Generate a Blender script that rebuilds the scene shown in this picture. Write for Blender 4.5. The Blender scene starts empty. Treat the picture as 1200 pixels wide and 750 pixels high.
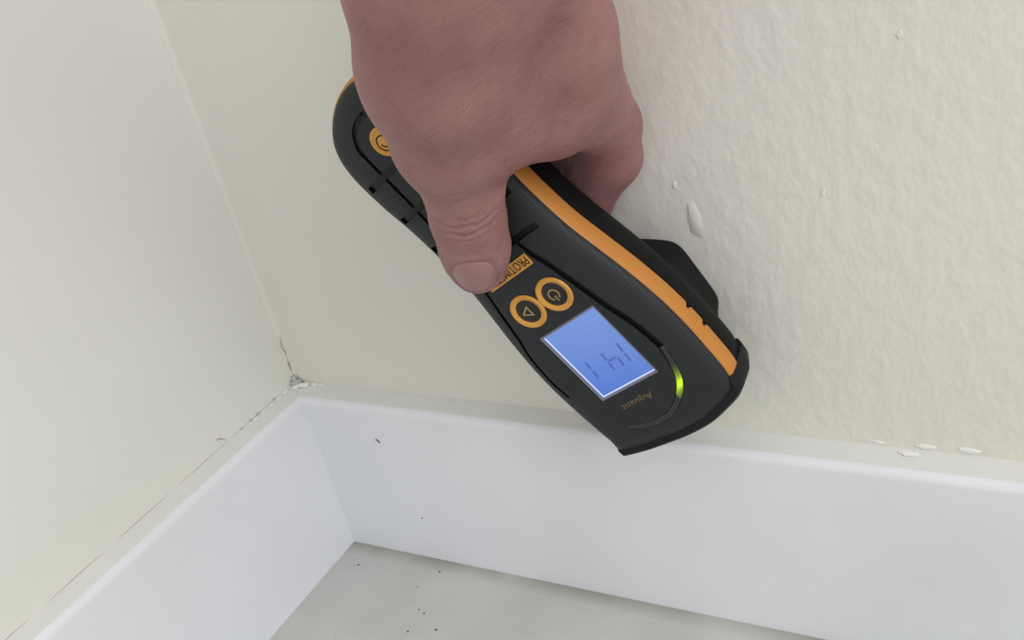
import bpy, bmesh, math, random
import numpy as np
from mathutils import Vector, Matrix
from mathutils.bvhtree import BVHTree

random.seed(7); np.random.seed(7)
SC = bpy.context.scene
COL = SC.collection

# ------------------------------------------------------------------ camera
cam = bpy.data.objects.new('camera', bpy.data.cameras.new('camera'))
COL.objects.link(cam); SC.camera = cam
CR = Vector((0.85864516, 0.46315745, -0.21957612))
CD = Vector((0.05408901, -0.50786416, -0.85973739))
CF = Vector((-0.50970862, 0.72633269, -0.46112683))
cam.matrix_world = Matrix(((CR.x, -CD.x, -CF.x, 0.30828), (CR.y, -CD.y, -CF.y, -0.26993),
                           (CR.z, -CD.z, -CF.z, 0.28926), (0, 0, 0, 1)))
cam.data.sensor_width = 36.0
cam.data.lens = 1217.27 / 1200 * 36
cam.data.clip_start = 0.01

# ------------------------------------------------------------------ world, window light, exposure
w = bpy.data.worlds.new('room_light'); SC.world = w
w.use_nodes = True
bg = w.node_tree.nodes['Background']
bg.inputs[0].default_value = (0.95, 0.98, 1.0, 1)
bg.inputs[1].default_value = 0.91
def area(name, loc, aim, sx, sy, power, col):
    l = bpy.data.lights.new(name, 'AREA'); l.shape = 'RECTANGLE'; l.size = sx; l.size_y = sy
    l.energy = power; l.color = col
    o = bpy.data.objects.new(name, l); COL.objects.link(o); o.location = loc
    o.rotation_euler = (Vector(aim) - Vector(loc)).to_track_quat('-Z', 'Y').to_euler()
    return o
area('window_daylight', (1.95, -0.88, 1.72), (0.1, -0.1, 0.15), 1.1, 1.7, 27, (1.0, 0.995, 0.97))
vs = SC.view_settings
vs.view_transform = 'Standard'; vs.look = 'None'; vs.gamma = 1.0; vs.use_curve_mapping = False
vs.exposure = 0.0

# ------------------------------------------------------------------ helpers
def lin(r, g, b):
    f = lambda c: (c/255/12.92) if c/255 <= 0.04045 else ((c/255+0.055)/1.055)**2.4
    return (f(r), f(g), f(b), 1)
def mat(name, col=(0.5, 0.5, 0.5, 1), rough=0.5, spec=0.5, emit=None, estr=0):
    m = bpy.data.materials.new(name); m.use_nodes = True
    b = m.node_tree.nodes['Principled BSDF']
    b.inputs['Base Color'].default_value = col
    b.inputs['Roughness'].default_value = rough
    b.inputs['Specular IOR Level'].default_value = spec
    if emit:
        b.inputs['Emission Color'].default_value = emit; b.inputs['Emission Strength'].default_value = estr
    return m
class NT:
    def __init__(s, m): s.m = m; s.t = m.node_tree; s.b = s.t.nodes['Principled BSDF']; s.tc = s.n('ShaderNodeTexCoord')
    def n(s, k, **kw):
        o = s.t.nodes.new(k)
        for a, v in kw.items(): setattr(o, a, v)
        return o
    def l(s, a, b): s.t.links.new(a, b)
    def mapping(s, scale=(1, 1, 1), src='Object', rot=(0, 0, 0)):
        m = s.n('ShaderNodeMapping'); m.inputs['Scale'].default_value = scale; m.inputs['Rotation'].default_value = rot
        s.l(s.tc.outputs[src], m.inputs[0]); return m.outputs[0]
    def noise(s, vec, scale, detail=3, rough=0.5):
        o = s.n('ShaderNodeTexNoise'); o.inputs['Scale'].default_value = scale
        o.inputs['Detail'].default_value = detail; o.inputs['Roughness'].default_value = rough
        s.l(vec, o.inputs['Vector']); return o.outputs['Fac']
    def ramp(s, fac, stops):
        r = s.n('ShaderNodeValToRGB'); e = r.color_ramp.elements
        e[0].position, e[0].color = stops[0]; e[1].position, e[1].color = stops[1]
        for p, c in stops[2:]:
            x = e.new(p); x.color = c
        s.l(fac, r.inputs[0]); return r.outputs[0]
    def math(s, op, a, b=None, c=None, clamp=False):
        o = s.n('ShaderNodeMath', operation=op); o.use_clamp = clamp
        for i, v in enumerate((a, b, c)):
            if v is None: continue
            if isinstance(v, (int, float)): o.inputs[i].default_value = v
            else: s.l(v, o.inputs[i])
        return o.outputs[0]
    def mix(s, fac, a, b, mode='MIX'):
        o = s.n('ShaderNodeMix', data_type='RGBA', blend_type=mode)
        for i, v in ((0, fac), (6, a), (7, b)):
            if isinstance(v, (int, float, tuple)): o.inputs[i].default_value = v
            else: s.l(v, o.inputs[i])
        return o.outputs[2]
    def bump(s, h, strength, dist, prev=None):
        o = s.n('ShaderNodeBump'); o.inputs['Strength'].default_value = strength; o.inputs['Distance'].default_value = dist
        s.l(h, o.inputs['Height'])
        if prev: s.l(prev, o.inputs['Normal'])
        return o.outputs[0]
    def sep(s, vec=None):
        o = s.n('ShaderNodeSeparateXYZ'); s.l(vec or s.tc.outputs['Object'], o.inputs[0]); return o.outputs
def G(v): return (v, v, v, 1)
def link(name, me, m=None, parent=None, smooth=True):
    o = bpy.data.objects.new(name, me); COL.objects.link(o)
    if m is not None and not me.materials: me.materials.append(m)
    if smooth:
        for p in me.polygons: p.use_smooth = True
    if parent: o.parent = parent
    return o
def pymesh(name, v, f):
    me = bpy.data.meshes.new(name); me.from_pydata([tuple(map(float, a)) for a in v], [], [tuple(map(int, a)) for a in f]); me.update()
    bm = bmesh.new(); bm.from_mesh(me); bmesh.ops.recalc_face_normals(bm, faces=bm.faces); bm.to_mesh(me); bm.free()
    return me
def sharp(me, deg=35):
    me.set_sharp_from_angle(angle=math.radians(deg))
def tag(o, label, cat=None, kind=None, group=None):
    o['label'] = label
    if cat: o['category'] = cat
    if kind: o['kind'] = kind
    if group: o['group'] = group
def catmull(pts, n, closed=False):
    P = [np.array(p, float) for p in pts]; N = len(P); out = []
    rng = range(N) if closed else range(N-1)
    for i in rng:
        if closed: p0, p1, p2, p3 = P[i-1], P[i], P[(i+1) % N], P[(i+2) % N]
        else: p0, p1, p2, p3 = P[max(i-1, 0)], P[i], P[i+1], P[min(i+2, N-1)]
        for k in range(n):
            t = k/n
            out.append(0.5*((2*p1)+(-p0+p2)*t+(2*p0-5*p1+4*p2-p3)*t*t+(-p0+3*p1-3*p2+p3)*t**3))
    if not closed: out.append(P[-1])
    return out
def resample(pts, step, closed=False):
    P = np.array(pts)
    if closed: P = np.vstack([P, P[:1]])
    d = np.r_[0, np.cumsum(np.linalg.norm(np.diff(P, axis=0), axis=1))]
    n = max(4, int(round(d[-1]/step)))
    s = np.linspace(0, d[-1], n+1)
    if closed: s = s[:-1]
    return np.stack([np.interp(s, d, P[:, k]) for k in range(P.shape[1])], 1)

# ------------------------------------------------------------------ materials of the room
def wall_mat(name, base, dirt, stip, xfade):
    m = mat(name, base, 0.62, 0.25); q = NT(m)
    big = q.noise(q.mapping((1, 1, 1)), 7, 3)
    col = q.mix(q.ramp(big, [(0.35, G(0)), (0.7, G(1))]), base, dirt)
    zz = q.sep()[2]
    st = q.n('ShaderNodeMapRange'); st.inputs[1].default_value = 0.078; st.inputs[2].default_value = 0.135; st.inputs[3].default_value = 0.45; st.inputs[4].default_value = 0.0; q.l(zz, st.inputs[0])
    col = q.mix(q.math('MULTIPLY', st.outputs[0], q.ramp(q.noise(q.mapping((1, 1, 1)), 18, 3), [(0.25, G(0.4)), (0.7, G(1))])), col, lin(214, 212, 195))
    q.l(col, q.b.inputs['Base Color'])
    fine = q.noise(q.mapping((1, 1, 0.75)), 520, 3, 0.55)
    mid = q.noise(q.mapping((1, 1, 0.65)), 180, 2, 0.5)
    h = q.math('ADD', q.math('MULTIPLY', q.ramp(mid, [(0.42, G(0)), (0.72, G(1))]), 0.8), q.math('MULTIPLY', fine, 0.6))
    if xfade:
        x = q.sep()[0]
        k = q.n('ShaderNodeMapRange'); k.inputs[1].default_value = 0.06; k.inputs[2].default_value = 0.24
        k.inputs[3].default_value = 0.12; k.inputs[4].default_value = 1.0; q.l(x, k.inputs[0])
        h = q.math('MULTIPLY', h, k.outputs[0])
    q.l(q.bump(h, stip, 0.0011), q.b.inputs['Normal'])
    return m
M_wb = wall_mat('cream_wall_paint', lin(225, 222, 214), lin(221, 218, 208), 0.22, True)
M_wl = wall_mat('cream_side_wall_paint', lin(228, 227, 222), lin(226, 225, 218), 0.05, False)
M_bb = mat('white_gloss_board_paint', lin(222, 224, 229), 0.38, 0.4); q = NT(M_bb)
nz = q.noise(q.mapping((1, 1, 1)), 12, 3)
bc = q.mix(q.ramp(nz, [(0.4, G(0)), (0.75, G(1))]), lin(226, 227, 232), lin(218, 219, 224))
gz = q.n('ShaderNodeNewGeometry'); up = q.n('ShaderNodeSeparateXYZ'); q.l(gz.outputs['True Normal'], up.inputs[0])
dust = q.math('MULTIPLY', q.math('GREATER_THAN', up.outputs[2], 0.93), q.ramp(nz, [(0.2, G(0.6)), (0.7, G(1))]))
q.l(q.mix(dust, bc, lin(215, 214, 210)), q.b.inputs['Base Color'])   # dust settled on the ledge
q.l(q.bump(q.noise(q.mapping((0.25, 0.25, 1)), 300, 3), 0.12, 0.0006), q.b.inputs['Normal'])
M_fl = mat('grey_floor_vinyl', lin(184, 184, 178), 0.5, 0.35); q = NT(M_fl)
n1 = q.noise(q.mapping(), 25, 4); n2 = q.noise(q.mapping(), 260, 2)
c1 = q.mix(q.ramp(n1, [(0.35, G(0)), (0.7, G(1))]), lin(192, 192, 188), lin(181, 181, 177))
vo = q.n('ShaderNodeTexVoronoi'); vo.inputs['Scale'].default_value = 75; q.l(q.mapping(), vo.inputs['Vector'])
spk = q.math('MULTIPLY', q.math('LESS_THAN', vo.outputs['Distance'], 0.03), q.math('GREATER_THAN', q.noise(q.mapping(), 40, 1), 0.53))
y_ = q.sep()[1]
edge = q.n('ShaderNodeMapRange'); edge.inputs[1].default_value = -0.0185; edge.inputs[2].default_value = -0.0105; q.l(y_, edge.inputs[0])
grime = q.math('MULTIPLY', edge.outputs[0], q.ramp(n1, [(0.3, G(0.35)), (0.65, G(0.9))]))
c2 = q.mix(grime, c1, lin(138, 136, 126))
q.l(q.mix(q.math('MULTIPLY', spk, 0.75), c2, lin(95, 92, 84)), q.b.inputs['Base Color'])
q.l(q.bump(n2, 0.08, 0.0005), q.b.inputs['Normal'])
M_flake = mat('white_filler', lin(232, 232, 228), 0.7, 0.2); q = NT(M_flake)
q.l(q.bump(q.noise(q.mapping(), 900, 3), 0.5, 0.0004), q.b.inputs['Normal'])
M_dust = mat('grey_dust_filler', lin(165, 165, 162), 0.9, 0.1); q = NT(M_dust)
q.l(q.ramp(q.noise(q.mapping(), 800, 3), [(0.35, lin(165, 165, 162)), (0.65, lin(200, 200, 197))]), q.b.inputs['Base Color'])
M_crack = mat('dark_crack', lin(138, 130, 108), 0.9, 0.1)
M_caulk = mat('soiled_caulk', lin(176, 170, 150), 0.9, 0.1)
M_speck = mat('dark_speck', lin(95, 92, 88), 0.8, 0.1)

# ------------------------------------------------------------------ room shell
T, H, HF = 0.0104, 0.080, 0.0785
FIL = 0.0022
def prism_along(profile, axis, a, b):
    """profile of (depth,z) extruded along x (back) or -y (left)"""
    v = []; n = len(profile)
    for s in (a, b):
        for d, z in profile:
            v.append((s, -d, z) if axis == 'x' else (d, -s, z))
    f = [(i, (i+1) % n, n+(i+1) % n, n+i) for i in range(n)]
    f += [tuple(range(n)), tuple(range(n, 2*n))]
    return v, f
# walls as slabs
arc = [(FIL-FIL*math.sin(t), -(FIL-FIL*math.cos(t))) for t in np.linspace(0, math.pi/2, 8)]  # concave painted corner
def slab(name, poly, z0, z1, m):
    n = len(poly); v = [(x, y, z) for z in (z0, z1) for x, y in poly]
    f = [(i, (i+1) % n, n+(i+1) % n, n+i) for i in range(n)] + [tuple(range(n)), tuple(range(n, 2*n))]
    me = pymesh(name, v, f); sharp(me, 30); return link(name, me, m)
wb = slab('wall_back', [(2.2, 0.0)] + arc + [(0.0, 0.1), (2.2, 0.1)], 0, 2.4, M_wb)
tag(wb, 'cream painted back wall with roller stipple behind the meter', kind='structure')
wl = slab('wall_left', [(0.0, -FIL), (0.0, -2.2), (-0.1, -2.2), (-0.1, 0.1), (0.0, 0.1)], 0, 2.4, M_wl)
tag(wl, 'smooth cream painted wall on the left of the corner', kind='structure')
fl = slab('floor', [(-0.1, 0.1), (2.2, 0.1), (2.2, -2.2), (-0.1, -2.2)], -0.05, 0, M_fl)
tag(fl, 'grey speckled floor in front of the white skirting boards', kind='structure')
def bb_profile():
    pr = [(0, 0), (T+0.0002, 0), (T+0.0001, 0.004), (T, 0.008), (T, HF-0.0032)]
    for t in np.linspace(0, math.pi/2, 7)[1:]:
        pr.append((T-0.0032+0.0032*math.cos(t), HF-0.0032+0.0032*math.sin(t)))
    pr += [(T*0.45, HF+0.0006), (0, H)]
    return pr
for ax, nm, lab in (('x', 'baseboard_back', 'white painted skirting board below the hand-held meter'),
                    ('y', 'baseboard_left', 'white painted skirting board running along the left wall')):
    v, f = prism_along(bb_profile(), ax, 0.0 if ax == 'y' else T*0.5, 2.1)
    # fine cuts are not needed: flat lengths
    me = pymesh(nm, v, f); sharp(me, 28)
    o = link(nm, me, M_bb); tag(o, lab, kind='structure')
    if ax == 'x': bbk = o
    else: bbl = o

def blob(name, c, r, scale, m, parent, seed, sub=2, rot=0):
    bm = bmesh.new(); bmesh.ops.create_icosphere(bm, subdivisions=sub, radius=r)
    rs = random.Random(seed); off = [rs.uniform(0, 9) for _ in range(3)]
    from mathutils import noise as mn
    Rz = Matrix.Rotation(rot, 3, 'Y')
    for v in bm.verts:
        k = 1+0.55*mn.noise(Vector((v.co.x/r*1.3+off[0], v.co.y/r*1.3+off[1], v.co.z/r*1.3+off[2])))
        co = v.co*k
        v.co = Rz @ Vector((co.x*scale[0], co.y*scale[1], co.z*scale[2])) + Vector(c)
    me = bpy.data.meshes.new(name); bm.to_mesh(me); bm.free()
    return link(name, me, m, parent)
def strip(name, pts, wid, m, parent, nrm, lift=4e-4):
    """thin raised sliver following points on a surface with normal nrm"""
    nrm = Vector(nrm); P = [Vector(p) for p in pts]; v = []; f = []
    for i, p in enumerate(P):
        d = (P[min(i+1, len(P)-1)]-P[max(i-1, 0)]).normalized(); s = d.cross(nrm).normalized()
        ww = wid*(0.25+0.75*math.sin(math.pi*(i+0.35)/(len(P)-0.3)))
        v += [p-s*ww-nrm*2e-4, p+nrm*lift, p+s*ww-nrm*2e-4]
    for i in range(len(P)-1):
        a = 3*i; f += [(a, a+1, a+4, a+3), (a+1, a+2, a+5, a+4)]
    return link(name, pymesh(name, v, f), m, parent)
# crack, dust and flaking filler in the corner
nd = Vector((1, -1, 0)).normalized(); cf = FIL*(1-math.sqrt(0.5))
strip('crack', [(cf+0.0003*math.sin(i*2.1), -cf+0.0003*math.sin(i*1.3), 0.0810+i*0.0020) for i in range(12)], 0.0003, M_crack, wb, nd)
for i, (x, y, z, r) in enumerate([(0.0012, -0.0012, 0.0822, 0.0015), (0.0012, -0.0028, 0.0806, 0.0014), (0.0034, -0.0010, 0.0806, 0.0013), (0.0020, -0.0022, 0.0804, 0.0018)]):
    blob('dust_clump', (x, y, z), r, (1, 1, 0.8), M_dust, bbk, 10+i)
for i, (x, y, z, r, sx) in enumerate([(0.0050, -0.0030, 0.0799, 0.0018, 1.4), (0.0074, -0.0022, 0.0800, 0.0017, 1.3), (0.0112, -0.0012, 0.0799, 0.0011, 1.8), (0.0150, -0.0008, 0.0799, 0.0008, 2.2), (0.0036, -0.0046, 0.0798, 0.0016, 1.1)]):
    blob('paint_flake', (x, y, z), r, (sx, 1.0, 0.45), M_flake, bbk, 30+i)
for i, (y, r) in enumerate([(-0.0085, 0.0012), (-0.0125, 0.0010), (-0.018, 0.0008), (-0.023, 0.0007), (-0.028, 0.0009), (-0.0315, 0.0006)]):
    blob('paint_flake', (0.0010, y, 0.0797), r, (0.9, 1.6, 0.4), M_flake, bbl, 50+i)
for i, (y, r) in enumerate([(-0.0150, 0.0005), (-0.0255, 0.0007), (-0.0300, 0.0006), (-0.036, 0.0004)]):
    blob('dust_clump', (0.0003, y, 0.0803), r, (0.7, 1.3, 0.8), M_dust, bbl, 70+i)
strip('crack', [(0.0001, -0.0450-0.0011*i, 0.0812+0.0011*i*(1 if i < 3 else 0.75)) for i in range(5)], 0.00022, M_crack, wl, (1, 0, 0))
strip('crack', [(0.0001, -0.012-0.016*i, 0.0800+0.0002*math.sin(3*i)) for i in range(16)], 0.0002, M_caulk, wl, (1, 0, 0), 0.6e-4)

# ------------------------------------------------------------------ the meter
OX = Vector((-0.84800, 0, -0.52999)).normalized()
OV = Vector((0.52999, 0, -0.84800)).normalized()
TI = math.radians(7.5)
OY = OV*math.cos(TI)+Vector((0, 1, 0))*math.sin(TI)
OZ = OX.cross(OY)
OO = Vector((0.17377851, -0.04, 0.13279683))
MW = Matrix(((OX.x, OY.x, OZ.x, OO.x), (OX.y, OY.y, OZ.y, OO.y), (OX.z, OY.z, OZ.z, OO.z), (0, 0, 0, 1)))
meter = bpy.data.objects.new('moisture_meter', None); COL.objects.link(meter)
meter.matrix_world = MW; meter.empty_display_size = 0.03
tag(meter, 'black and orange hand-held moisture meter with lit blue display pressed to the wall', 'meter')

def plastic(name, c1, c2, rough, scale=900, bstr=0.15, spec=0.4):
    m = mat(name, c1, rough, spec); q = NT(m)
    q.l(q.mix(q.noise(q.mapping(), 40, 3), c1, c2), q.b.inputs['Base Color'])
    q.l(q.bump(q.noise(q.mapping(), scale, 2), bstr, 0.0002), q.b.inputs['Normal'])
    return m
# woven carbon look of the front shell: fine diagonal check
M_face = mat('charcoal_woven_plastic', lin(42, 43, 47), 0.5, 0.24); q = NT(M_face)
wv = q.n('ShaderNodeTexChecker'); wv.inputs['Scale'].default_value = 1500
q.l(q.mapping((1, 1, 0.001), rot=(0, 0, math.radians(45))), wv.inputs['Vector'])
wv.inputs[1].default_value = lin(45, 47, 50); wv.inputs[2].default_value = lin(38, 39, 42)
q.l(wv.outputs[0], q.b.inputs['Base Color'])
q.l(q.bump(wv.outputs[1], 0.12, 0.0001), q.b.inputs['Normal'])
M_orange = plastic('orange_rubber', lin(194, 128, 56), lin(186, 121, 50), 0.55, 1500, 0.1)
M_black = plastic('black_rubber', lin(28, 29, 32), lin(24, 25, 27), 0.55, spec=0.2)
M_groove = mat('black_groove', lin(13, 13, 14), 0.4, 0.3)
M_rear = plastic('black_rear_plastic', lin(19, 20, 21), lin(16, 17, 18), 0.55, spec=0.1)
M_gold = plastic('gold_ochre_plastic', lin(216, 156, 72), lin(204, 144, 60), 0.4)
M_btn = mat('black_button', lin(20, 19, 20), 0.35, 0.5)
M_ink = mat('black_ink', lin(30, 22, 12), 0.6, 0.2)
M_goldink = mat('gold_ink', lin(112, 95, 60), 0.5, 0.4)
M_sym = mat('pale_gold_ink', lin(170, 140, 96), 0.5, 0.4)

# plan outline (mm, right half), head up +y
half = [(0, -105.2), (6, -104.4), (12, -102), (17, -98.6), (20.3, -94.5), (21.9, -90), (22.6, -84), (22.3, -74), (21.3, -65),
        (20.9, -54), (21.2, -45), (22, -36), (23.8, -26), (25.8, -15), (27.2, -4), (27.6, 6), (27.2, 16), (26.5, 25), (25.9, 30.5), (25.4, 32.6),
        (24.0, 33.8), (17, 35.6), (9, 37.0), (0, 37.5)]
full = half + [(-x, y) for x, y in reversed(half[1:-1])]
full = [{(25.4, 32.6): (26.2, 33.6), (24.0, 33.8): (25.0, 34.8), (17, 35.6): (17.5, 36.2), (-25.9, 30.5): (-25.4, 29.6), (-25.4, 32.6): (-24.7, 31.4), (-24.0, 33.8): (-23.3, 32.8), (-17, 35.6): (-17, 35.0)}.get(p, p) for p in full]
OUT = resample(catmull(full, 8, True), 1.3, True)
YC = -34.0
NO = len(OUT)
def loop(o, z, pts=OUT):
    return [((x*(1+o/25.0)), YC+(y-YC)*(1+o/71.0), z) for x, y in pts]
def loft(name, loops, m, caps=(True, True), parent=meter, ring=False, sdeg=40):
    n = len(loops[0]); v = [tuple(c*0.001 for c in p) for L in loops for p in L]; f = []
    K = len(loops)
    for k in range(K if ring else K-1):
        a = k*n; b = ((k+1) % K)*n
        for i in range(n):
            j = (i+1) % n
            f.append((a+i, a+j, b+j, b+i))
    if not ring:
        if caps[0]: f.append(tuple(range(n)))
        if caps[1]: f.append(tuple(range((K-1)*n, K*n)))
    me = pymesh(name, v, f); sharp(me, sdeg)
    return link(name, me, m, parent)
FP = [(-13, 0.0), (-10, -0.25), (-6, -0.85), (-3, -1.8), (-1.2, -2.9), (-0.3, -4.0), (0, -5.0)]
def zsurf(x, y):
    lo, hi = -24.0, 0.5
    def inside(o):
        X = np.array([p[0]*(1+o/25.0) for p in OUT]); Y = np.array([YC+(p[1]-YC)*(1+o/71.0) for p in OUT])
        X2 = np.roll(X, -1); Y2 = np.roll(Y, -1)
        c = ((Y > y) != (Y2 > y)) & (x < (X2-X)*(y-Y)/(Y2-Y+1e-12)+X)
        return c.sum() % 2 == 1
    for _ in range(14):
        mid = (lo+hi)/2
        if inside(mid): hi = mid
        else: lo = mid
    return float(np.interp(hi, [a for a, b in FP], [b for a, b in FP]))

face = loft('front_shell', [loop(o, z) for o, z in FP] + [loop(0, -5.6)], M_face)
# --- grooves cut into the shell
def tube_path(pts, wid, depth, above=1.2):
    """rectangular cutter following the surface; pts in mm (x,y)"""
    P = resample(np.array(pts, float), 1.2); v = []; f = []
    for i, p in enumerate(P):
        d = P[min(i+1, len(P)-1)]-P[max(i-1, 0)]; d = d/np.linalg.norm(d); s = np.array([-d[1], d[0]])*wid/2
        z = zsurf(p[0], p[1])
        for a, dz in ((1, above), (1, -depth), (-1, -depth), (-1, above)):
            v.append(((p[0]+a*s[0])*.001, (p[1]+a*s[1])*.001, (z+dz)*.001))
    for i in range(len(P)-1):
        for k in range(4): f.append((4*i+k, 4*i+(k+1) % 4, 4*i+4+(k+1) % 4, 4*i+4+k))
    f.append((0, 1, 2, 3)); n = 4*(len(P)-1); f.append((n, n+1, n+2, n+3))
    return v, f
gl = [(-0.3, -96.8), (3.0, -96.3), (6.4, -94.5), (8.7, -91.6), (9.4, -88.5), (9.5, -81), (9.8, -68), (10.6, -57), (11.6, -47), (14.4, -34.7), (15.9, -29.3), (17.6, -22.7), (19.2, -16.7), (21.7, -9.4), (22.9, 1.3), (22.0, 8.2)]
gr = [(-0.3, -96.8), (-4.0, -96.2), (-6.9, -94.3), (-8.8, -91.5), (-9.6, -88.5), (-9.7, -81), (-9.4, -68), (-8.9, -56), (-8.6, -46), (-9.2, -38.4), (-11.2, -32), (-12.8, -25), (-14.1, -19), (-15.5, -12.3), (-17.8, -3.5), (-18.7, 2.5), (-19.1, 7.8)]
lens_path = [(-19.1, 7.8), (-17.6, 14.1), (-15.6, 19.2), (-12.2, 23.2), (-6.4, 27.1), (0.0, 28.7), (7.0, 28.2), (12.0, 26.2)]
GL = catmull(gl, 6); GR = catmull(gr, 6); LP = catmull(lens_path, 8)
cutters = [tube_path(GL[:25], 1.9, 0.8), tube_path(GL[24:], 1.2, 0.8), tube_path(GR[:31], 1.9, 0.8), tube_path(GR[30:55], 1.3, 0.8), tube_path(GR[54:], 2.1, 0.9), tube_path(LP, 2.0, 0.9)]
for y in (-80.6, -67.6, -55.2, -43.0):
    for s in (1, -1):
        x0, x1 = (1.5, 18.6) if y < -50 else (6.0, 17.4)
        cutters.append(tube_path([(s*x0, y), (s*(x0+x1)/2, y-0.0), (s*x1, y+0.4)], 2.1, 0.9))
def boxv(x0, x1, y0, y1, z0, z1):
    v = [(x*.001, y*.001, z*.001) for z in (z0, z1) for x, y in ((x0, y0), (x1, y0), (x1, y1), (x0, y1))]
    return v, [(0, 1, 2, 3), (4, 5, 6, 7), (0, 1, 5, 4), (1, 2, 6, 5), (2, 3, 7, 6), (3, 0, 4, 7)]
SX, SY0, SY1, SZ = 12.2, -14.0, 14.2, -1.2
cutters.append(boxv(-SX-0.1, SX+0.1, SY0-0.1, SY1+0.1, SZ-0.6, 2))
def boolean(target, parts, m):
    for v, f in parts:
        c = bpy.data.objects.new('cutter', pymesh('cutter', v, f)); COL.objects.link(c); c.matrix_world = MW
        c.data.materials.append(m)
        mod = target.modifiers.new('cut', 'BOOLEAN'); mod.operation = 'DIFFERENCE'; mod.solver = 'EXACT'; mod.object = c
        mod.material_mode = 'TRANSFER'
        bpy.context.view_layer.update()
        dg = bpy.context.evaluated_depsgraph_get()
        me = bpy.data.meshes.new_from_object(target.evaluated_get(dg))
        target.modifiers.clear()
        if len(me.polygons) > 50:
            target.data = me
        else: print('BOOL FAIL')
        bpy.data.objects.remove(c)
bpy.context.view_layer.update()
boolean(face, cutters, M_groove)
sharp(face.data, 40)

# orange band all round, with the two latch notches on its rear edge
def band():
    prof = [(-2.5, -5.05), (-0.05, -5.05), (0.55, -5.7), (0.95, -8), (0.9, -10.8), (0.5, -11.7), (-2.5, -11.7)]
    loops = []
    for o, z in prof:
        L = []
        for x, y, zz in loop(o, z):
            if y > 28.8 and o > -1: x *= 0.94; y = min(y, 34.0)
            if zz < -10 and x < 0:
                if any(abs(y-c) < 0.75 for c in (5.2, 12.4)): zz += 1.6 if o > -1 else 0
            L.append((x, y, zz))
        loops.append(L)
    return loft('side_band', loops, M_orange, ring=True, sdeg=50)
OUT_fine = resample(catmull(full, 8, True), 0.65, True)
_o = OUT; OUT = OUT_fine
def loop(o, z): return [((x*(1+o/25.0)), YC+(y-YC)*(1+o/71.0), z) for x, y in OUT_fine]
bandO = band()
rear = loft('rear_shell', [loop(o, z) for o, z in [(-0.1, -11.6), (0.35, -12.0), (0.35, -14), (-0.2, -18), (-1.4, -21.8), (-3.4, -24.8), (-6.5, -26.6), (-10, -27.2)]], M_rear)
# rubber end cap round the head
def end_cap():
    i0 = [i for i, (x, y) in enumerate(OUT_fine) if y > (28.2 if x < 0 else 33.3)]
    # order by angle from right corner to left corner
    pts = sorted([OUT_fine[i] for i in i0], key=lambda p: -p[0])
    prof = [(-0.5, -3.3), (0.5, -2.9), (1.5, -3.1), (2.3, -4.2), (2.5, -7), (2.5, -15), (1.0, -20.5), (-1.8, -23.5), (-3.5, -23.5), (-3.5, -4.9)]
    v = []; f = []; n = len(prof)
    for k, (x, y) in enumerate(pts):
        d = np.array(pts[min(k+1, len(pts)-1)])-np.array(pts[max(k-1, 0)]); d /= np.linalg.norm(d)
        nn = np.array([d[1], -d[0]]);  nn = nn if nn @ np.array([x*0.3, 8]) > 0 else -nn
        e = min(1, k/3.0, (len(pts)-1-k)/7.0)
        for o, z in prof:
            oo = o if o < 0 else o*(0.30+0.70*e)
            v.append(((x+nn[0]*oo)*.001, (y+nn[1]*oo)*.001, (z-(1-e)*1.6 if z > -8 else z)*.001))
    for k in range(len(pts)-1):
        for j in range(n): f.append((k*n+j, k*n+(j+1) % n, (k+1)*n+(j+1) % n, (k+1)*n+j))
    f.append(tuple(range(n))); f.append(tuple(range((len(pts)-1)*n, len(pts)*n)))
    me = pymesh('end_cap', v, f); sharp(me, 35); return link('end_cap', me, M_black, meter)
end_cap()
# sensor pad that touches the wall
padh = [(0, -14.0), (6, -13.0), (11, -10.6), (17, -6.6), (20.2, -3.6), (21.3, 0), (21.0, 9), (20.4, 17.5), (18.8, 20.6), (15.5, 22.6), (8, 23.4), (0, 23.5)]
padf = padh + [(-x, y) for x, y in reversed(padh[1:-1])]
PAD = resample(catmull(padf, 6, True), 1.0, True)
def wz(y): return -(40-0.13053*y)/0.99144
def padloop(o, fz):
    out = []
    for x, y in PAD:
        X = x*(1+o/20); Y = 5+(y-5)*(1+o/19); out.append((X, Y, fz(Y)))
    return out
loft('sensor_pad', [padloop(3.0, lambda y: -22.0), padloop(1.6, lambda y: -27.0), padloop(0.6, lambda y: -31.5), padloop(0.0, lambda y: wz(y)+2.2), padloop(-0.4, lambda y: wz(y)+0.9), padloop(-1.5, lambda y: wz(y)+0.15)], M_rear)

# display
M_dm = mat('backlit_display', lin(60, 90, 170), 0.35, 0.25); q = NT(M_dm)
s = q.sep()
g = q.math('ADD', q.math('MULTIPLY', s[1], -17.0), q.math('MULTIPLY', s[0], -6.0))
nzd = q.noise(q.mapping(), 120, 2)
g = q.math('ADD', q.math('ADD', g, 0.42), q.math('MULTIPLY', nzd, 0.14), clamp=True)
q.l(q.ramp(g, [(0.2, lin(96, 136, 230)), (0.9, lin(150, 184, 252))]), q.b.inputs['Emission Color'])
q.b.inputs['Emission Strength'].default_value = 0.68
q.b.inputs['Base Color'].default_value = lin(40, 55, 90)
v, f = boxv(-SX+0.7, SX-0.7, SY0+0.7, SY1-0.7, SZ-0.6, SZ)
disp = link('display', pymesh('display', v, f), M_dm, meter, smooth=False)
disp['label'] = 'lit blue liquid crystal display reading 141'
M_dframe = mat('display_rim', lin(120, 118, 132), 0.25, 0.5)
M_dedge = mat('display_lit_edge', lin(150, 170, 220), 0.3, 0.5, lin(200, 215, 255), 0.9)
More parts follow.
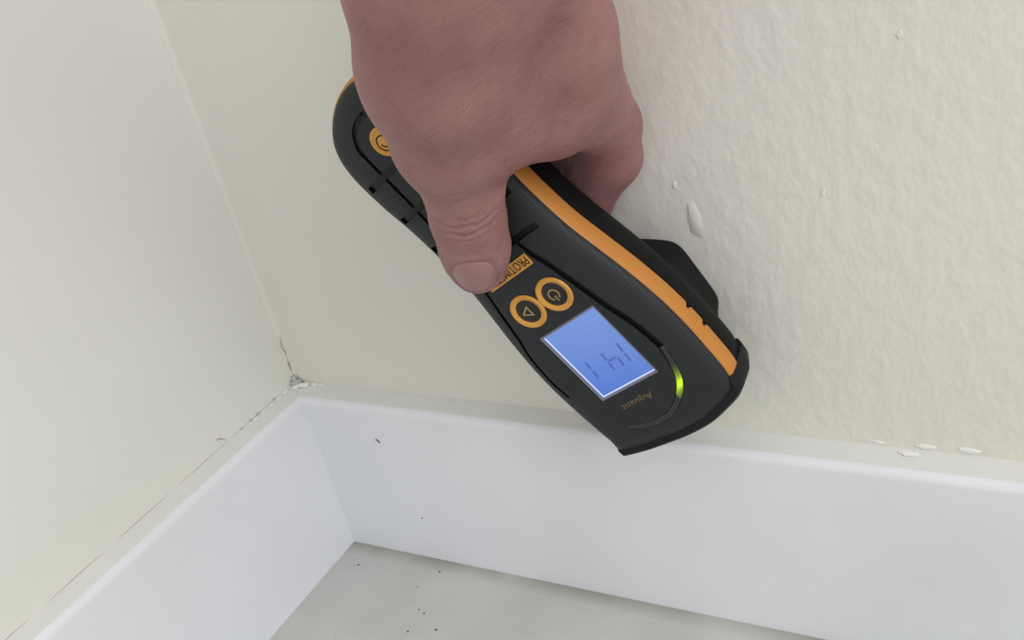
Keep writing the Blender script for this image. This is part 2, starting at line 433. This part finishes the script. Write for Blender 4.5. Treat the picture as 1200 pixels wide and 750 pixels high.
def frame_ring(x0, x1, y0, y1, w, z0, z1):
    o = [(x0, y0), (x1, y0), (x1, y1), (x0, y1)]; i = [(x0+w, y0+w), (x1-w, y0+w), (x1-w, y1-w), (x0+w, y1-w)]
    v = [(x, y, z0) for x, y in o]+[(x, y, z1) for x, y in o]+[(x, y, z1-0.1) for x, y in i]+[(x, y, z0) for x, y in i]
    f = []
    for k in range(4):
        j = (k+1) % 4
        f += [(k, j, 4+j, 4+k), (4+k, 4+j, 8+j, 8+k), (8+k, 8+j, 12+j, 12+k), (12+k, 12+j, j, k)]
    return [tuple(c*.001 for c in p) for p in v], f
v, f = frame_ring(-SX, SX, SY0, SY1, 0.68, SZ-0.6, SZ+0.95)
link('display_rim', pymesh('display_rim', v, f), M_dframe, disp, smooth=False)
joined_later = [boxv(SX-1.05, SX-0.69, SY0+0.7, SY1-0.7, SZ-0.3, SZ+0.1), boxv(-SX+0.7, SX-0.7, SY1-1.05, SY1-0.69, SZ-0.3, SZ+0.1)]
M_seg = mat('display_segment', lin(50, 66, 120), 0.4, 0.3, lin(84, 114, 196), 0.62)
def seg(x0, y0, x1, y1, w=0.85):
    """one bar of a digit, pointed ends, slanted slightly"""
    p = np.array([x0, y0]); r = np.array([x1, y1]); d = (r-p)/np.linalg.norm(r-p); n = np.array([-d[1], d[0]])*w/2
    pts = [p, p+d*w*.5+n, r-d*w*.5+n, r, r-d*w*.5-n, p+d*w*.5-n]
    pts = [(a[0]+0.12*(a[1]-4), a[1]) for a in pts]
    v = [(x*.001, y*.001, z*.001) for z in (SZ-0.05, SZ+0.06) for x, y in pts]
    f = [tuple(range(6)), tuple(range(6, 12))]+[(i, (i+1) % 6, 6+(i+1) % 6, 6+i) for i in range(6)]
    return v, f
def joined(name, parts, m, parent, smooth=False):
    V = []; F = []
    for v, f in parts:
        k = len(V); V += v; F += [tuple(i+k for i in a) for a in f]
    me = pymesh(name, V, F); return link(name, me, m, parent, smooth=smooth)
joined('display_edge', joined_later, M_dedge, disp)
joined('digit', [seg(-7.0, 0.1, -7.0, 3.6), seg(-7.0, 4.0, -7.0, 7.5)], M_seg, disp)
joined('digit', [seg(0.0, 0.3, 0.0, 3.7), seg(0.0, 4.1, 0.0, 7.6), seg(-4.0, 4.1, -4.0, 7.6), seg(-3.7, 3.9, -0.3, 3.9)], M_seg, disp)
joined('digit', [seg(7.0, 0.1, 7.0, 3.6), seg(7.0, 4.0, 7.0, 7.5)], M_seg, disp)

# text as flat print
def text(name, body, x, y, z, height, width, m, parent, depth=0.05, shear=0.0, space=1.0):
    cu = bpy.data.curves.new(name, 'FONT'); cu.body = body; cu.align_x = 'LEFT'; cu.size = 1.0; cu.extrude = 0.01; cu.shear = shear; cu.space_character = space
    cu.resolution_u = 3
    t = bpy.data.objects.new(name, cu); COL.objects.link(t); bpy.context.view_layer.update()
    me = bpy.data.meshes.new_from_object(t.evaluated_get(bpy.context.evaluated_depsgraph_get()))
    bpy.data.objects.remove(t)
    co = np.array([v.co[:] for v in me.vertices]); mn, mx = co.min(0), co.max(0)
    for v in me.vertices:
        a = (v.co.x-mn[0])/(mx[0]-mn[0]); b = (v.co.y-mn[1])/(mx[1]-mn[1]); c = (v.co.z-mn[2])/(mx[2]-mn[2])
        v.co = ((x+a*width)*.001, (y+b*height)*.001, (z+c*depth)*.001)
    me.name = name; me.materials.clear()
    return link(name, me, m, parent, smooth=False)
M_faint = mat('display_faint_print', lin(60, 80, 140), 0.4, 0.3, lin(90, 122, 205), 0.75)
text('unit_print', 'REL', 4.6, 9.6, SZ+0.01, 1.6, 5.0, M_faint, disp)
# brand plate
zb = zsurf(0, -36.4)
v, f = boxv(-7.7, 11.5, -38.3, -34.5, -0.6, 0.32)
bp = link('brand_plate', pymesh('brand_plate', v, f), M_gold, meter, smooth=False); bp['label'] = 'gold plate with black lettering'
joined('plate_edge', [boxv(-7.7, 11.5, -34.75, -34.45, -0.1, 0.42), boxv(-7.7, 11.5, -38.35, -38.05, -0.1, 0.42), boxv(-7.75, -7.45, -38.3, -34.5, -0.1, 0.42), boxv(11.2, 11.5, -38.3, -34.5, -0.1, 0.42)], M_gold, bp)
text('lettering', 'PROTIMETER', -7.1, -37.8, 0.3, 2.75, 18.0, M_ink, bp, 0.08)
text('model_lettering', 'Aquant', -4.8, 17.6, 0.0, 2.9, 13.0, M_goldink, meter, 0.05, 0.12)
# buttons and their ring frames
def lathe(prof, cx, cy, n=40, close=True):
    v = []; f = []; K = len(prof)
    for r, z in prof:
        for i in range(n):
            a = 2*math.pi*i/n; v.append(((cx+r*math.cos(a))*.001, (cy+r*math.sin(a))*.001, z*.001))
    for k in range(K-1):
        for i in range(n):
            j = (i+1) % n; f.append((k*n+i, k*n+j, (k+1)*n+j, (k+1)*n+i))
    if close: f.append(tuple(range((K-1)*n, K*n)))
    return v, f
BX = (-4.9, 7.1); BY = -23.2
ringp = [(5.95, -0.8), (5.9, 0.2), (5.6, 0.55), (5.2, 0.6), (4.8, 0.4), (4.3, 0.12), (4.05, 0.02), (4.0, -0.5)]
fr = joined('button_frame', [lathe(ringp, BX[0], BY, close=False), lathe(ringp, BX[1], BY, close=False), boxv(0.0, 2.2, -24.6, -21.8, -0.5, 0.35)], M_gold, meter, True)
sharp(fr.data, 40)
btns = []
for bx in BX:
    v, f = lathe([(4.05, -0.5), (3.95, 0.02), (3.6, 0.2), (2.6, 0.3), (1.2, 0.34), (0.3, 0.35)], bx, BY)
    b = link('button', pymesh('button', v, f), M_btn, meter); btns.append(b)
btns[0]['label'] = 'round black power button'; btns[1]['label'] = 'round black button with triangle mark'
def poly_line(pts, w, z, closed=False):
    P = [np.array(p, float) for p in pts]; v = []; f = []; n = len(P)
    for i, p in enumerate(P):
        a = P[(i-1) % n] if closed or i > 0 else p; b = P[(i+1) % n] if closed or i < n-1 else p
        d1 = (p-a); d2 = (b-p); d1 = d1/np.linalg.norm(d1) if np.linalg.norm(d1) > 0 else d2/np.linalg.norm(d2); d2 = d2/np.linalg.norm(d2) if np.linalg.norm(d2) > 0 else d1
        n1 = np.array([-d1[1], d1[0]]); n2 = np.array([-d2[1], d2[0]]); m = n1+n2; m /= np.linalg.norm(m); m /= max(0.45, m @ n1)
        for s_ in (-1, 1):
            for zz in (z-0.1, z+0.04): v.append(tuple(c*.001 for c in (*(p+m*s_*w/2), zz)))
    for i in range(n if closed else n-1):
        a = 4*i; b = 4*((i+1) % n)
        for k0, k1 in ((0, 1), (1, 3), (3, 2), (2, 0)): f.append((a+k0, a+k1, b+k1, b+k0))
    return v, f
arcp = [(BX[0]+1.75*math.sin(t), BY+1.75*math.cos(t)) for t in np.linspace(0.55, 2*math.pi-0.55, 26)]
joined('symbol', [poly_line(arcp, 0.42, 0.36), poly_line([(BX[0], BY+0.3), (BX[0], BY+2.3)], 0.42, 0.37)], M_sym, btns[0])
joined('symbol', [poly_line([(BX[1]-0.9, BY-1.6), (BX[1]+2.1, BY), (BX[1]-0.9, BY+1.6)], 0.45, 0.36, True)], M_sym, btns[1])
# round emblem at the handle end
em = link('emblem', pymesh('emblem', *lathe([(4.6, -0.5), (4.55, 0.2), (4.2, 0.45), (3.6, 0.45), (3.3, 0.2), (3.1, 0.2), (2.7, 0.4), (0.5, 0.45)], -0.3, -87.6)), M_gold, meter)
em['label'] = 'round orange emblem with coiled ring'
sp = [(-0.3+r*math.cos(t), -87.6+r*math.sin(t)) for t, r in zip(np.linspace(0.0, 10.5, 60), np.linspace(1.2, 3.3, 60))]
joined('emblem_mark', [poly_line(sp, 0.38, 0.47)], M_ink, em)

# curved light pipe with the green lamp
def round_tube(path, r, m, name, parent, zoff=0.0, taper=None, n=10):
    P = resample(np.array(path, float), 0.5); v = []; f = []
    for i, p in enumerate(P):
        d = P[min(i+1, len(P)-1)]-P[max(i-1, 0)]; d = d/np.linalg.norm(d); s_ = np.array([-d[1], d[0]])
        z = zsurf2(p[0], p[1])+zoff; rr = r*(taper(i/(len(P)-1)) if taper else 1)
        for k in range(n):
            a = 2*math.pi*k/n; v.append(((p[0]+s_[0]*rr*math.cos(a))*.001, (p[1]+s_[1]*rr*math.cos(a))*.001, (z+0.75*rr*math.sin(a))*.001))
    for i in range(len(P)-1):
        for k in range(n): f.append((i*n+k, i*n+(k+1) % n, (i+1)*n+(k+1) % n, (i+1)*n+k))
    f.append(tuple(range(n))); f.append(tuple(range((len(P)-1)*n, len(P)*n)))
    return link(name, pymesh(name, v, f), m, parent)
zsurf2 = zsurf
M_lens = mat('dark_light_pipe', lin(34, 36, 35), 0.12, 0.6); q = NT(M_lens)
s = q.sep()
d2 = q.math('SUBTRACT', s[1], 0.0205)
gs = q.math('POWER', 2.718, q.math('MULTIPLY', q.math('MULTIPLY', d2, d2), -1.0/(2*0.0024**2)))
hot = q.math('POWER', 2.718, q.math('MULTIPLY', q.math('MULTIPLY', d2, d2), -1.0/(2*0.0010**2)))
left = q.math('LESS_THAN', s[0], -0.011)
q.l(q.math('MULTIPLY', left, q.math('ADD', q.math('MULTIPLY', gs, 0.55), q.math('MULTIPLY', hot, 0.9))), q.b.inputs['Emission Strength'])
q.b.inputs['Emission Color'].default_value = lin(190, 235, 10)
lens = round_tube(LP, 0.95, M_lens, 'light_pipe', meter, -0.35)
lens['label'] = 'curved light pipe glowing green beside the display'

# ------------------------------------------------------------------ the hand (one continuous skin)
def sd_cone(P, a, b, ra, rb):
    a = np.array(a, np.float32); b = np.array(b, np.float32); ba = b-a
    t = np.clip(((P-a) @ ba)/(ba @ ba), 0, 1)
    return np.linalg.norm(P-(a+t[..., None]*ba), axis=-1)-(ra+(rb-ra)*t)
def smin(a, b, k):
    h = np.clip(0.5+0.5*(b-a)/k, 0, 1)
    return b*(1-h)+a*h-k*h*(1-h)
VOX = 1.1
LO = np.array([-190, -250, -58]); HI = np.array([40, -12, 150])
DIM = ((HI-LO)/VOX).astype(int)
def grid_sub(lo, hi):
    i0 = np.clip(((np.array(lo)-LO)/VOX).astype(int), 0, DIM-1); i1 = np.clip(((np.array(hi)-LO)/VOX).astype(int)+1, 1, DIM)
    ax = [LO[k]+VOX*np.arange(i0[k], i1[k], dtype=np.float32) for k in range(3)]
    return tuple(slice(i0[k], i1[k]) for k in range(3)), np.stack(np.meshgrid(*ax, indexing='ij'), -1).astype(np.float32)
def field(chain, k):
    F = np.full(DIM, 60.0, np.float32)
    for a, b, ra, rb in chain:
        mg = max(ra, rb)+22
        sl, P = grid_sub(np.minimum(a, b)-mg, np.maximum(a, b)+mg)
        F[sl] = smin(F[sl], sd_cone(P, a, b, ra, rb), k)
    return F
#HAND-BEGIN
TIP = np.array([1.0, -44.9, 7.8]); TIPB = np.array([-4.6, -50.4, 9.2]); IP = np.array([-12.2, -58.2, 11.0]); PM = np.array([-20.5, -65.4, 13.3]); MCP = np.array([-32.0, -77.5, 17.5]); CMC = np.array([-65.5, -105.5, 26.])
IM = np.array([-61.5, -76.5, -3.5]); IPP = np.array([-36.4, -47, -31.]); IMD = np.array([-26.5, -38.0, -35.5]); IDP = np.array([-8, -31, -35.5]); ITP = np.array([8, -28, -35.])
MM = np.array([-66, -93, -14.]); MPP = np.array([-38.5, -63.5, -38.5]); MDP = np.array([-15, -53, -39.5]); MTP = np.array([5, -49, -39.])
RM = np.array([-69, -109, -20.]); RPP = np.array([-43, -85, -41]); RDP = np.array([-18, -72, -41.]); RTP = np.array([0, -69, -41.])
LM_ = np.array([-68, -124, -22.]); LPP = np.array([-46, -104, -41]); LDP = np.array([-26, -95, -42.]); LTP = np.array([-11, -92, -42.])
WR = np.array([-112, -134, 34.]); FA = np.array([-180, -190, 95.])
thumb = [(TIP, TIPB, 8.0, 9.5), (TIPB, IP, 9.5, 10.1), (IP, PM, 10.1, 10.3), (PM, MCP, 10.3, 13.2)]
palm = [(MCP, (MCP+CMC)/2, 14.6, 17.0), ((MCP+CMC)/2, CMC, 17.0, 17.0), (CMC, WR, 17.5, 22), (WR, FA, 24, 33),
        (IM, WR+np.array([4, 2, -8]), 12.4, 18), (MM, WR+np.array([2, 2, -14]), 13, 18), (RM, WR+np.array([0, -2, -16]), 12, 17), (LM_, WR+np.array([2, -6, -18]), 11, 16),
        (MCP+np.array([-8, -4, -3]), IM+np.array([0, 0, 0]), 13, 12.5), ((MCP+CMC)/2, (IM+WR)/2, 16, 17),
        (np.array([-37, -75, 11.]), np.array([-42, -62, -8.]), 10.5, 8.5), (np.array([-42, -62, -8.]), np.array([-38.5, -52, -22]), 8.5, 7.5),
        (np.array([-48, -80, 2.]), np.array([-52, -68, -9]), 12, 12), (np.array([-39.5, -71.5, 9.5]), np.array([-42.5, -63, -3.]), 9.0, 8.5)]
fingers = [[(IM, IPP, 12.6, 9.9), (IPP, IMD, 9.9, 9.7), (IMD, IDP, 9.5, 8.2), (IDP, ITP, 8.2, 7.0)], [(MM, MPP, 12.5, 10.2), (MPP, MDP, 9.8, 8.6), (MDP, MTP, 8.4, 7.4)],
           [(RM, RPP, 11.5, 9.6), (RPP, RDP, 9.2, 8.2), (RDP, RTP, 8.0, 7.0)], [(LM_, LPP, 10.5, 8.4), (LPP, LDP, 8.0, 7.2), (LDP, LTP, 7, 6.2)]]
#HAND-END
F = field(palm, 9.0)
F = smin(F, field(thumb, 3.5), 4.5)
for c in fingers: F = smin(F, field(c, 3.0), 5.0)
# the skin is pressed flat where it meets the meter and the wall
_hx = [h_[1] for h_ in ((0, -105.2), (12, -102), (20.3, -94.5), (22.6, -84), (21.3, -65), (20.9, -54), (22, -36), (25.8, -15))]
_hw = [0, 12, 20.3, 22.6, 21.3, 20.9, 22, 25.8]
_ax = [(LO[k]+VOX*np.arange(DIM[k])).astype(np.float32) for k in range(3)]
_w = np.interp(_ax[1], _hx, _hw).astype(np.float32)
_plan = np.abs(_ax[0])[:, None]-(_w+1.1)[None, :]
_plan = np.maximum(_plan, (-106.0-_ax[1])[None, :])
_dz = np.maximum(_ax[2]-0.1, -27.4-_ax[2])
_tp = np.interp(_ax[2], [-27.5, -24.8, -21.8, -17], [8.0, 4.2, 2.2, 0.6]).astype(np.float32)   # the rear shell rounds away
F = np.maximum(F, -np.maximum(_plan[:, :, None]+_tp[None, None, :], _dz[None, None, :]))
F = np.maximum(F, -(40-0.13053*_ax[1][None, :, None]+0.99144*_ax[2][None, None, :])+0.3)
def surface_nets(F):
    S = F < 0
    nx, ny, nz = F.shape
    c = np.zeros((nx-1, ny-1, nz-1), np.uint8)
    offs = [(i, j, k) for i in (0, 1) for j in (0, 1) for k in (0, 1)]
    for i, j, k in offs: c += S[i:nx-1+i, j:ny-1+j, k:nz-1+k]
    act = (c > 0) & (c < 8)
    I = np.argwhere(act); idx = np.full(act.shape, -1, np.int64); idx[act] = np.arange(len(I))
    acc = np.zeros((len(I), 3)); cnt = np.zeros(len(I))
    for a in offs:
        for ax in range(3):
            if a[ax]: continue
            b = list(a); b[ax] = 1
            fa = F[I[:, 0]+a[0], I[:, 1]+a[1], I[:, 2]+a[2]]; fb = F[I[:, 0]+b[0], I[:, 1]+b[1], I[:, 2]+b[2]]
            m = (fa < 0) != (fb < 0); t = np.where(m, fa/np.where(m, fa-fb, 1), 0)
            p = np.tile(np.array(a, float), (len(I), 1)); p[:, ax] += t
            acc += p*m[:, None]; cnt += m
    V = I+acc/cnt[:, None]
    Q = []
    for ax in range(3):
        u, v_ = [(1, 2), (2, 0), (0, 1)][ax]
        sl0 = [slice(None)]*3; sl1 = [slice(None)]*3; sl0[ax] = slice(0, -1); sl1[ax] = slice(1, None)
        E = np.argwhere(S[tuple(sl0)] != S[tuple(sl1)])
        E = E[(E[:, u] > 0) & (E[:, v_] > 0) & (E[:, u] < F.shape[u]-1) & (E[:, v_] < F.shape[v_]-1)]
        du = np.zeros(3, int); du[u] = 1; dv = np.zeros(3, int); dv[v_] = 1
        g = lambda e: idx[e[:, 0], e[:, 1], e[:, 2]]
        q4 = np.stack([g(E-du-dv), g(E-dv), g(E), g(E-du)], 1)
        flip = ~S[E[:, 0], E[:, 1], E[:, 2]]
        q4[flip] = q4[flip][:, ::-1]
        Q.append(q4)
    return V, np.vstack(Q)
V, Q = surface_nets(F)
V = V*VOX+LO
Q = Q[(Q >= 0).all(1)]
def smooth(V, Q, it, lam=0.5):
    e = np.vstack([Q[:, [0, 1]], Q[:, [1, 2]], Q[:, [2, 3]], Q[:, [3, 0]]]); e = np.vstack([e, e[:, ::-1]])
    n = np.bincount(e[:, 0], minlength=len(V)).astype(float)
    for _ in range(it):
        s_ = np.stack([np.bincount(e[:, 0], weights=V[e[:, 1], k], minlength=len(V)) for k in range(3)], 1)
        V = V+lam*(s_/np.maximum(n, 1)[:, None]-V)
    return V
V = smooth(V, Q, 6)
hm = bpy.data.meshes.new('hand_base'); hm.from_pydata((V*.001).tolist(), [], Q.tolist()); hm.update()
bm = bmesh.new(); bm.from_mesh(hm); bmesh.ops.recalc_face_normals(bm, faces=bm.faces); bm.to_mesh(hm); bm.free()
tmp = bpy.data.objects.new('tmp', hm); COL.objects.link(tmp)
sb = tmp.modifiers.new('s', 'SUBSURF'); sb.levels = 1; sb.render_levels = 1
bpy.context.view_layer.update()
hm2 = bpy.data.meshes.new_from_object(tmp.evaluated_get(bpy.context.evaluated_depsgraph_get()))
bpy.data.objects.remove(tmp)
n = len(hm2.vertices); co = np.zeros(n*3); no = np.zeros(n*3)
hm2.vertices.foreach_get('co', co); hm2.vertices.foreach_get('normal', no)
co = co.reshape(-1, 3)*1000; no = no.reshape(-1, 3)
# creases over the thumb joint and around the nail
ax = (TIP-IP); ax /= np.linalg.norm(ax)
dors = np.array([-0.52, -0.12, 0.85]); dors -= ax*(dors @ ax); dors /= np.linalg.norm(dors)
lat = np.cross(ax, dors)
r = co-IP; t = r @ ax; u = r @ lat; dd = r @ dors
near = (np.linalg.norm(co-(IP+np.clip(t, -25, 26)[:, None]*ax), axis=1) < 16) & (dd > 1)
disp_ = np.zeros(n)
for t0, amp, wd, bow, um in ((-6.6, 0.95, 0.75, 0.016, 10.5), (-3.8, 0.7, 0.65, 0.018, 9.5), (-1.2, 0.35, 0.6, 0.022, 7.5), (-9.6, 0.28, 0.7, 0.015, 7.5), (-17.0, 0.3, 0.8, 0.02, 6), (-20.0, 0.22, 0.8, 0.02, 6)):
    tt = t-(t0-bow*(u**2)+0.35*np.sin(u*0.9+t0))
    disp_ -= amp*np.exp(-(tt/wd)**2)*np.clip(1-(u/um)**2, 0, 1)*near
disp_ += 0.5*np.exp(-((t+5)/5)**2)*np.clip(1-(u/9)**2, 0, 1)*near   # knuckle swell
# nail bed
NW, NT0, NT1 = 6.3, 7.4, 22.6
uu = u/NW; tv = (t-(NT0+NT1)/2)/((NT1-NT0)/2)
e_ = (np.abs(uu)**3.2+np.abs(tv)**3.6)**(1/3.4)
disp_ -= 0.45*np.clip((1.08-e_)/0.12, 0, 1)*near*(t > 4)
disp_ += 0.25*np.exp(-((e_-1.22)/0.13)**2)*near*(t > 4)*(t < 21)
# low tendons and veins over the back of the hand
from mathutils import noise as mnoise
lowf = np.array([mnoise.noise(Vector(p)*0.06) for p in co])
disp_ += 0.5*lowf
co2 = co+no*disp_[:, None]
hm2.vertices.foreach_set('co', (co2*.001).ravel()); hm2.update()
M_skin = mat('skin', lin(178, 132, 124), 0.52, 0.3); q = NT(M_skin)
nb = q.noise(q.mapping(), 55, 3); ns = q.noise(q.mapping(), 260, 3)
c0 = q.mix(q.ramp(nb, [(0.35, G(0)), (0.68, G(1))]), lin(156, 115, 112), lin(143, 99, 100))
c0 = q.mix(q.math('MULTIPLY', q.ramp(ns, [(0.5, G(0)), (0.75, G(1))]), 0.35), c0, lin(133, 87, 90))
q.l(c0, q.b.inputs['Base Color'])
q.b.inputs['Subsurface Weight'].default_value = 0.12
q.b.inputs['Subsurface Radius'].default_value = (0.004, 0.0015, 0.001)
q.b.inputs['Subsurface Scale'].default_value = 0.6
vo = q.n('ShaderNodeTexVoronoi'); vo.inputs['Scale'].default_value = 700; q.l(q.mapping((1, 1.6, 1)), vo.inputs['Vector'])
b1 = q.bump(vo.outputs['Distance'], 0.22, 0.0003)
b2 = q.bump(q.noise(q.mapping((1, 2.6, 1), rot=(0, 0, 0.75)), 330, 4, 0.62), 0.5, 0.0006, b1)
wr = q.ramp(q.noise(q.mapping((0.5, 3.2, 0.8), rot=(0.2, 0, 0.7)), 130, 3, 0.55), [(0.46, G(1)), (0.5, G(0)), (0.54, G(1))])
b3 = q.bump(wr, 0.22, 0.0004, b2)
q.l(b3, q.b.inputs['Normal'])
person = link('person', hm2, M_skin); person.matrix_world = MW
tag(person, 'bare hand reaching down from above, thumb across the front of the meter', 'person')
# thumbnail laid on the nail bed
bvh = BVHTree.FromPolygons([Vector(p) for p in co2], [tuple(p.vertices) for p in hm2.polygons])
v = []; f = []; NU, NV = 17, 21
for j in range(NV):
    for i in range(NU):
        a = -1+2*i/(NU-1); b = -1+2*j/(NV-1)
        # squircle mapping of the square onto a rounded nail outline
        x_ = a*math.sqrt(1-0.44*b*b); y_ = b*math.sqrt(1-0.40*a*a)
        org = IP+ax*((NT0+NT1)/2+y_*(NT1-NT0)/2*0.97)+lat*(x_*NW*0.98)+dors*25
        h = bvh.ray_cast(Vector(org), Vector(-dors))
        p = np.array(h[0]) if h[0] is not None else org-dors*20
        e2 = max(abs(a), abs(b)); v.append(p+dors*(0.18 if e2 < 0.99 else 0.03))
for j in range(NV-1):
    for i in range(NU-1):
        k = j*NU+i; f.append((k, k+1, k+NU+1, k+NU))
me = pymesh('thumbnail', np.array(v)*.001, f)
M_nail = mat('nail', lin(166, 120, 118), 0.33, 0.5); q = NT(M_nail)
q.l(q.mix(q.noise(q.mapping(), 180, 2), lin(153, 108, 108), lin(163, 122, 120)), q.b.inputs['Base Color'])
q.b.inputs['Subsurface Weight'].default_value = 0.1; q.b.inputs['Subsurface Scale'].default_value = 0.003
nail = link('thumbnail', me, M_nail, person); nail['label'] = 'short smooth thumbnail'
so = nail.modifiers.new('thick', 'SOLIDIFY'); so.thickness = 0.0004; so.offset = -1

# ------------------------------------------------------------------ small wear on wall and boards
def smear(name, c, r, scale, m, parent, seed, rot=0): return blob(name, c, r, scale, m, parent, seed, 3, rot)
bl = [(0.1922, 0.1637, 0.0), (0.1911, 0.1580, 0.0), (0.1917, 0.1534, 0.0), (0.1957, 0.1520, 0.0), (0.1960, 0.1585, 0.0), (0.1945, 0.1632, 0.0),
      (0.1926, 0.1625, 0.0007), (0.1938, 0.1580, 0.0006), (0.1953, 0.1528, 0.0006), (0.1921, 0.1570, 0.0001), (0.1925, 0.1542, 0.0001)]
me = pymesh('paint_blister', [(x, -d, z) for x, z, d in bl], [(0, 1, 9, 6), (6, 9, 7), (1, 2, 10, 9), (9, 10, 7), (10, 8, 7), (2, 3, 8, 10), (3, 4, 7, 8), (4, 5, 6, 7), (5, 0, 6)])
b = link('paint_blister', me, M_wb, wb); sharp(me, 60)
for i, (x, z, r, sc) in enumerate([(0.2327, 0.1665, 0.0011, (0.6, 0.2, 1.2)), (0.1888, 0.1694, 0.0010, (0.7, 0.25, 1.1)), (0.2552, 0.2095, 0.0011, (0.8, 0.14, 1.0))]):
    smear('paint_nib', (x, 0.0, z), r, sc, M_wb, wb, 120+i, 0.15)
for i, (x, y, z, r, sc) in enumerate([(0.2433, 0.0, 0.0812, 0.0011, (1.6, 0.2, 0.6)), (0.2521, -0.0020, 0.0797, 0.0015, (2.2, 0.8, 0.1)), (0.2571, 0.0, 0.0815, 0.0014, (2.0, 0.2, 0.7)), (0.2692, 0.0, 0.0817, 0.0015, (2.5, 0.2, 0.7))]):
    smear('paint_flake', (x, y, z), r, sc, M_flake, wb, 140+i, 0.0)
strip('scuff_mark', [(0.0452+0.0004*i, -T-0.0001, 0.0626-0.0004*i) for i in range(5)], 0.0003, M_speck, bbk, (0, -1, 0))
strip('scuff_mark', [(0.0556+0.0002*i, -T-0.0001, 0.0227-0.0001*i) for i in range(4)], 0.0003, M_speck, bbk, (0, -1, 0))
for i, (x, y, r) in enumerate([(0.0622, -0.0175, 0.0005), (0.0789, -0.0468, 0.0006), (0.0224, -0.0234, 0.0005), (0.0677, -0.0509, 0.0005), (0.0690, -0.0405, 0.0005), (0.0655, -0.0392, 0.0004)]):
    blob('floor_speck', (x, y, 0.0), r, (1, 1, 0.4), M_speck, fl, 160+i)
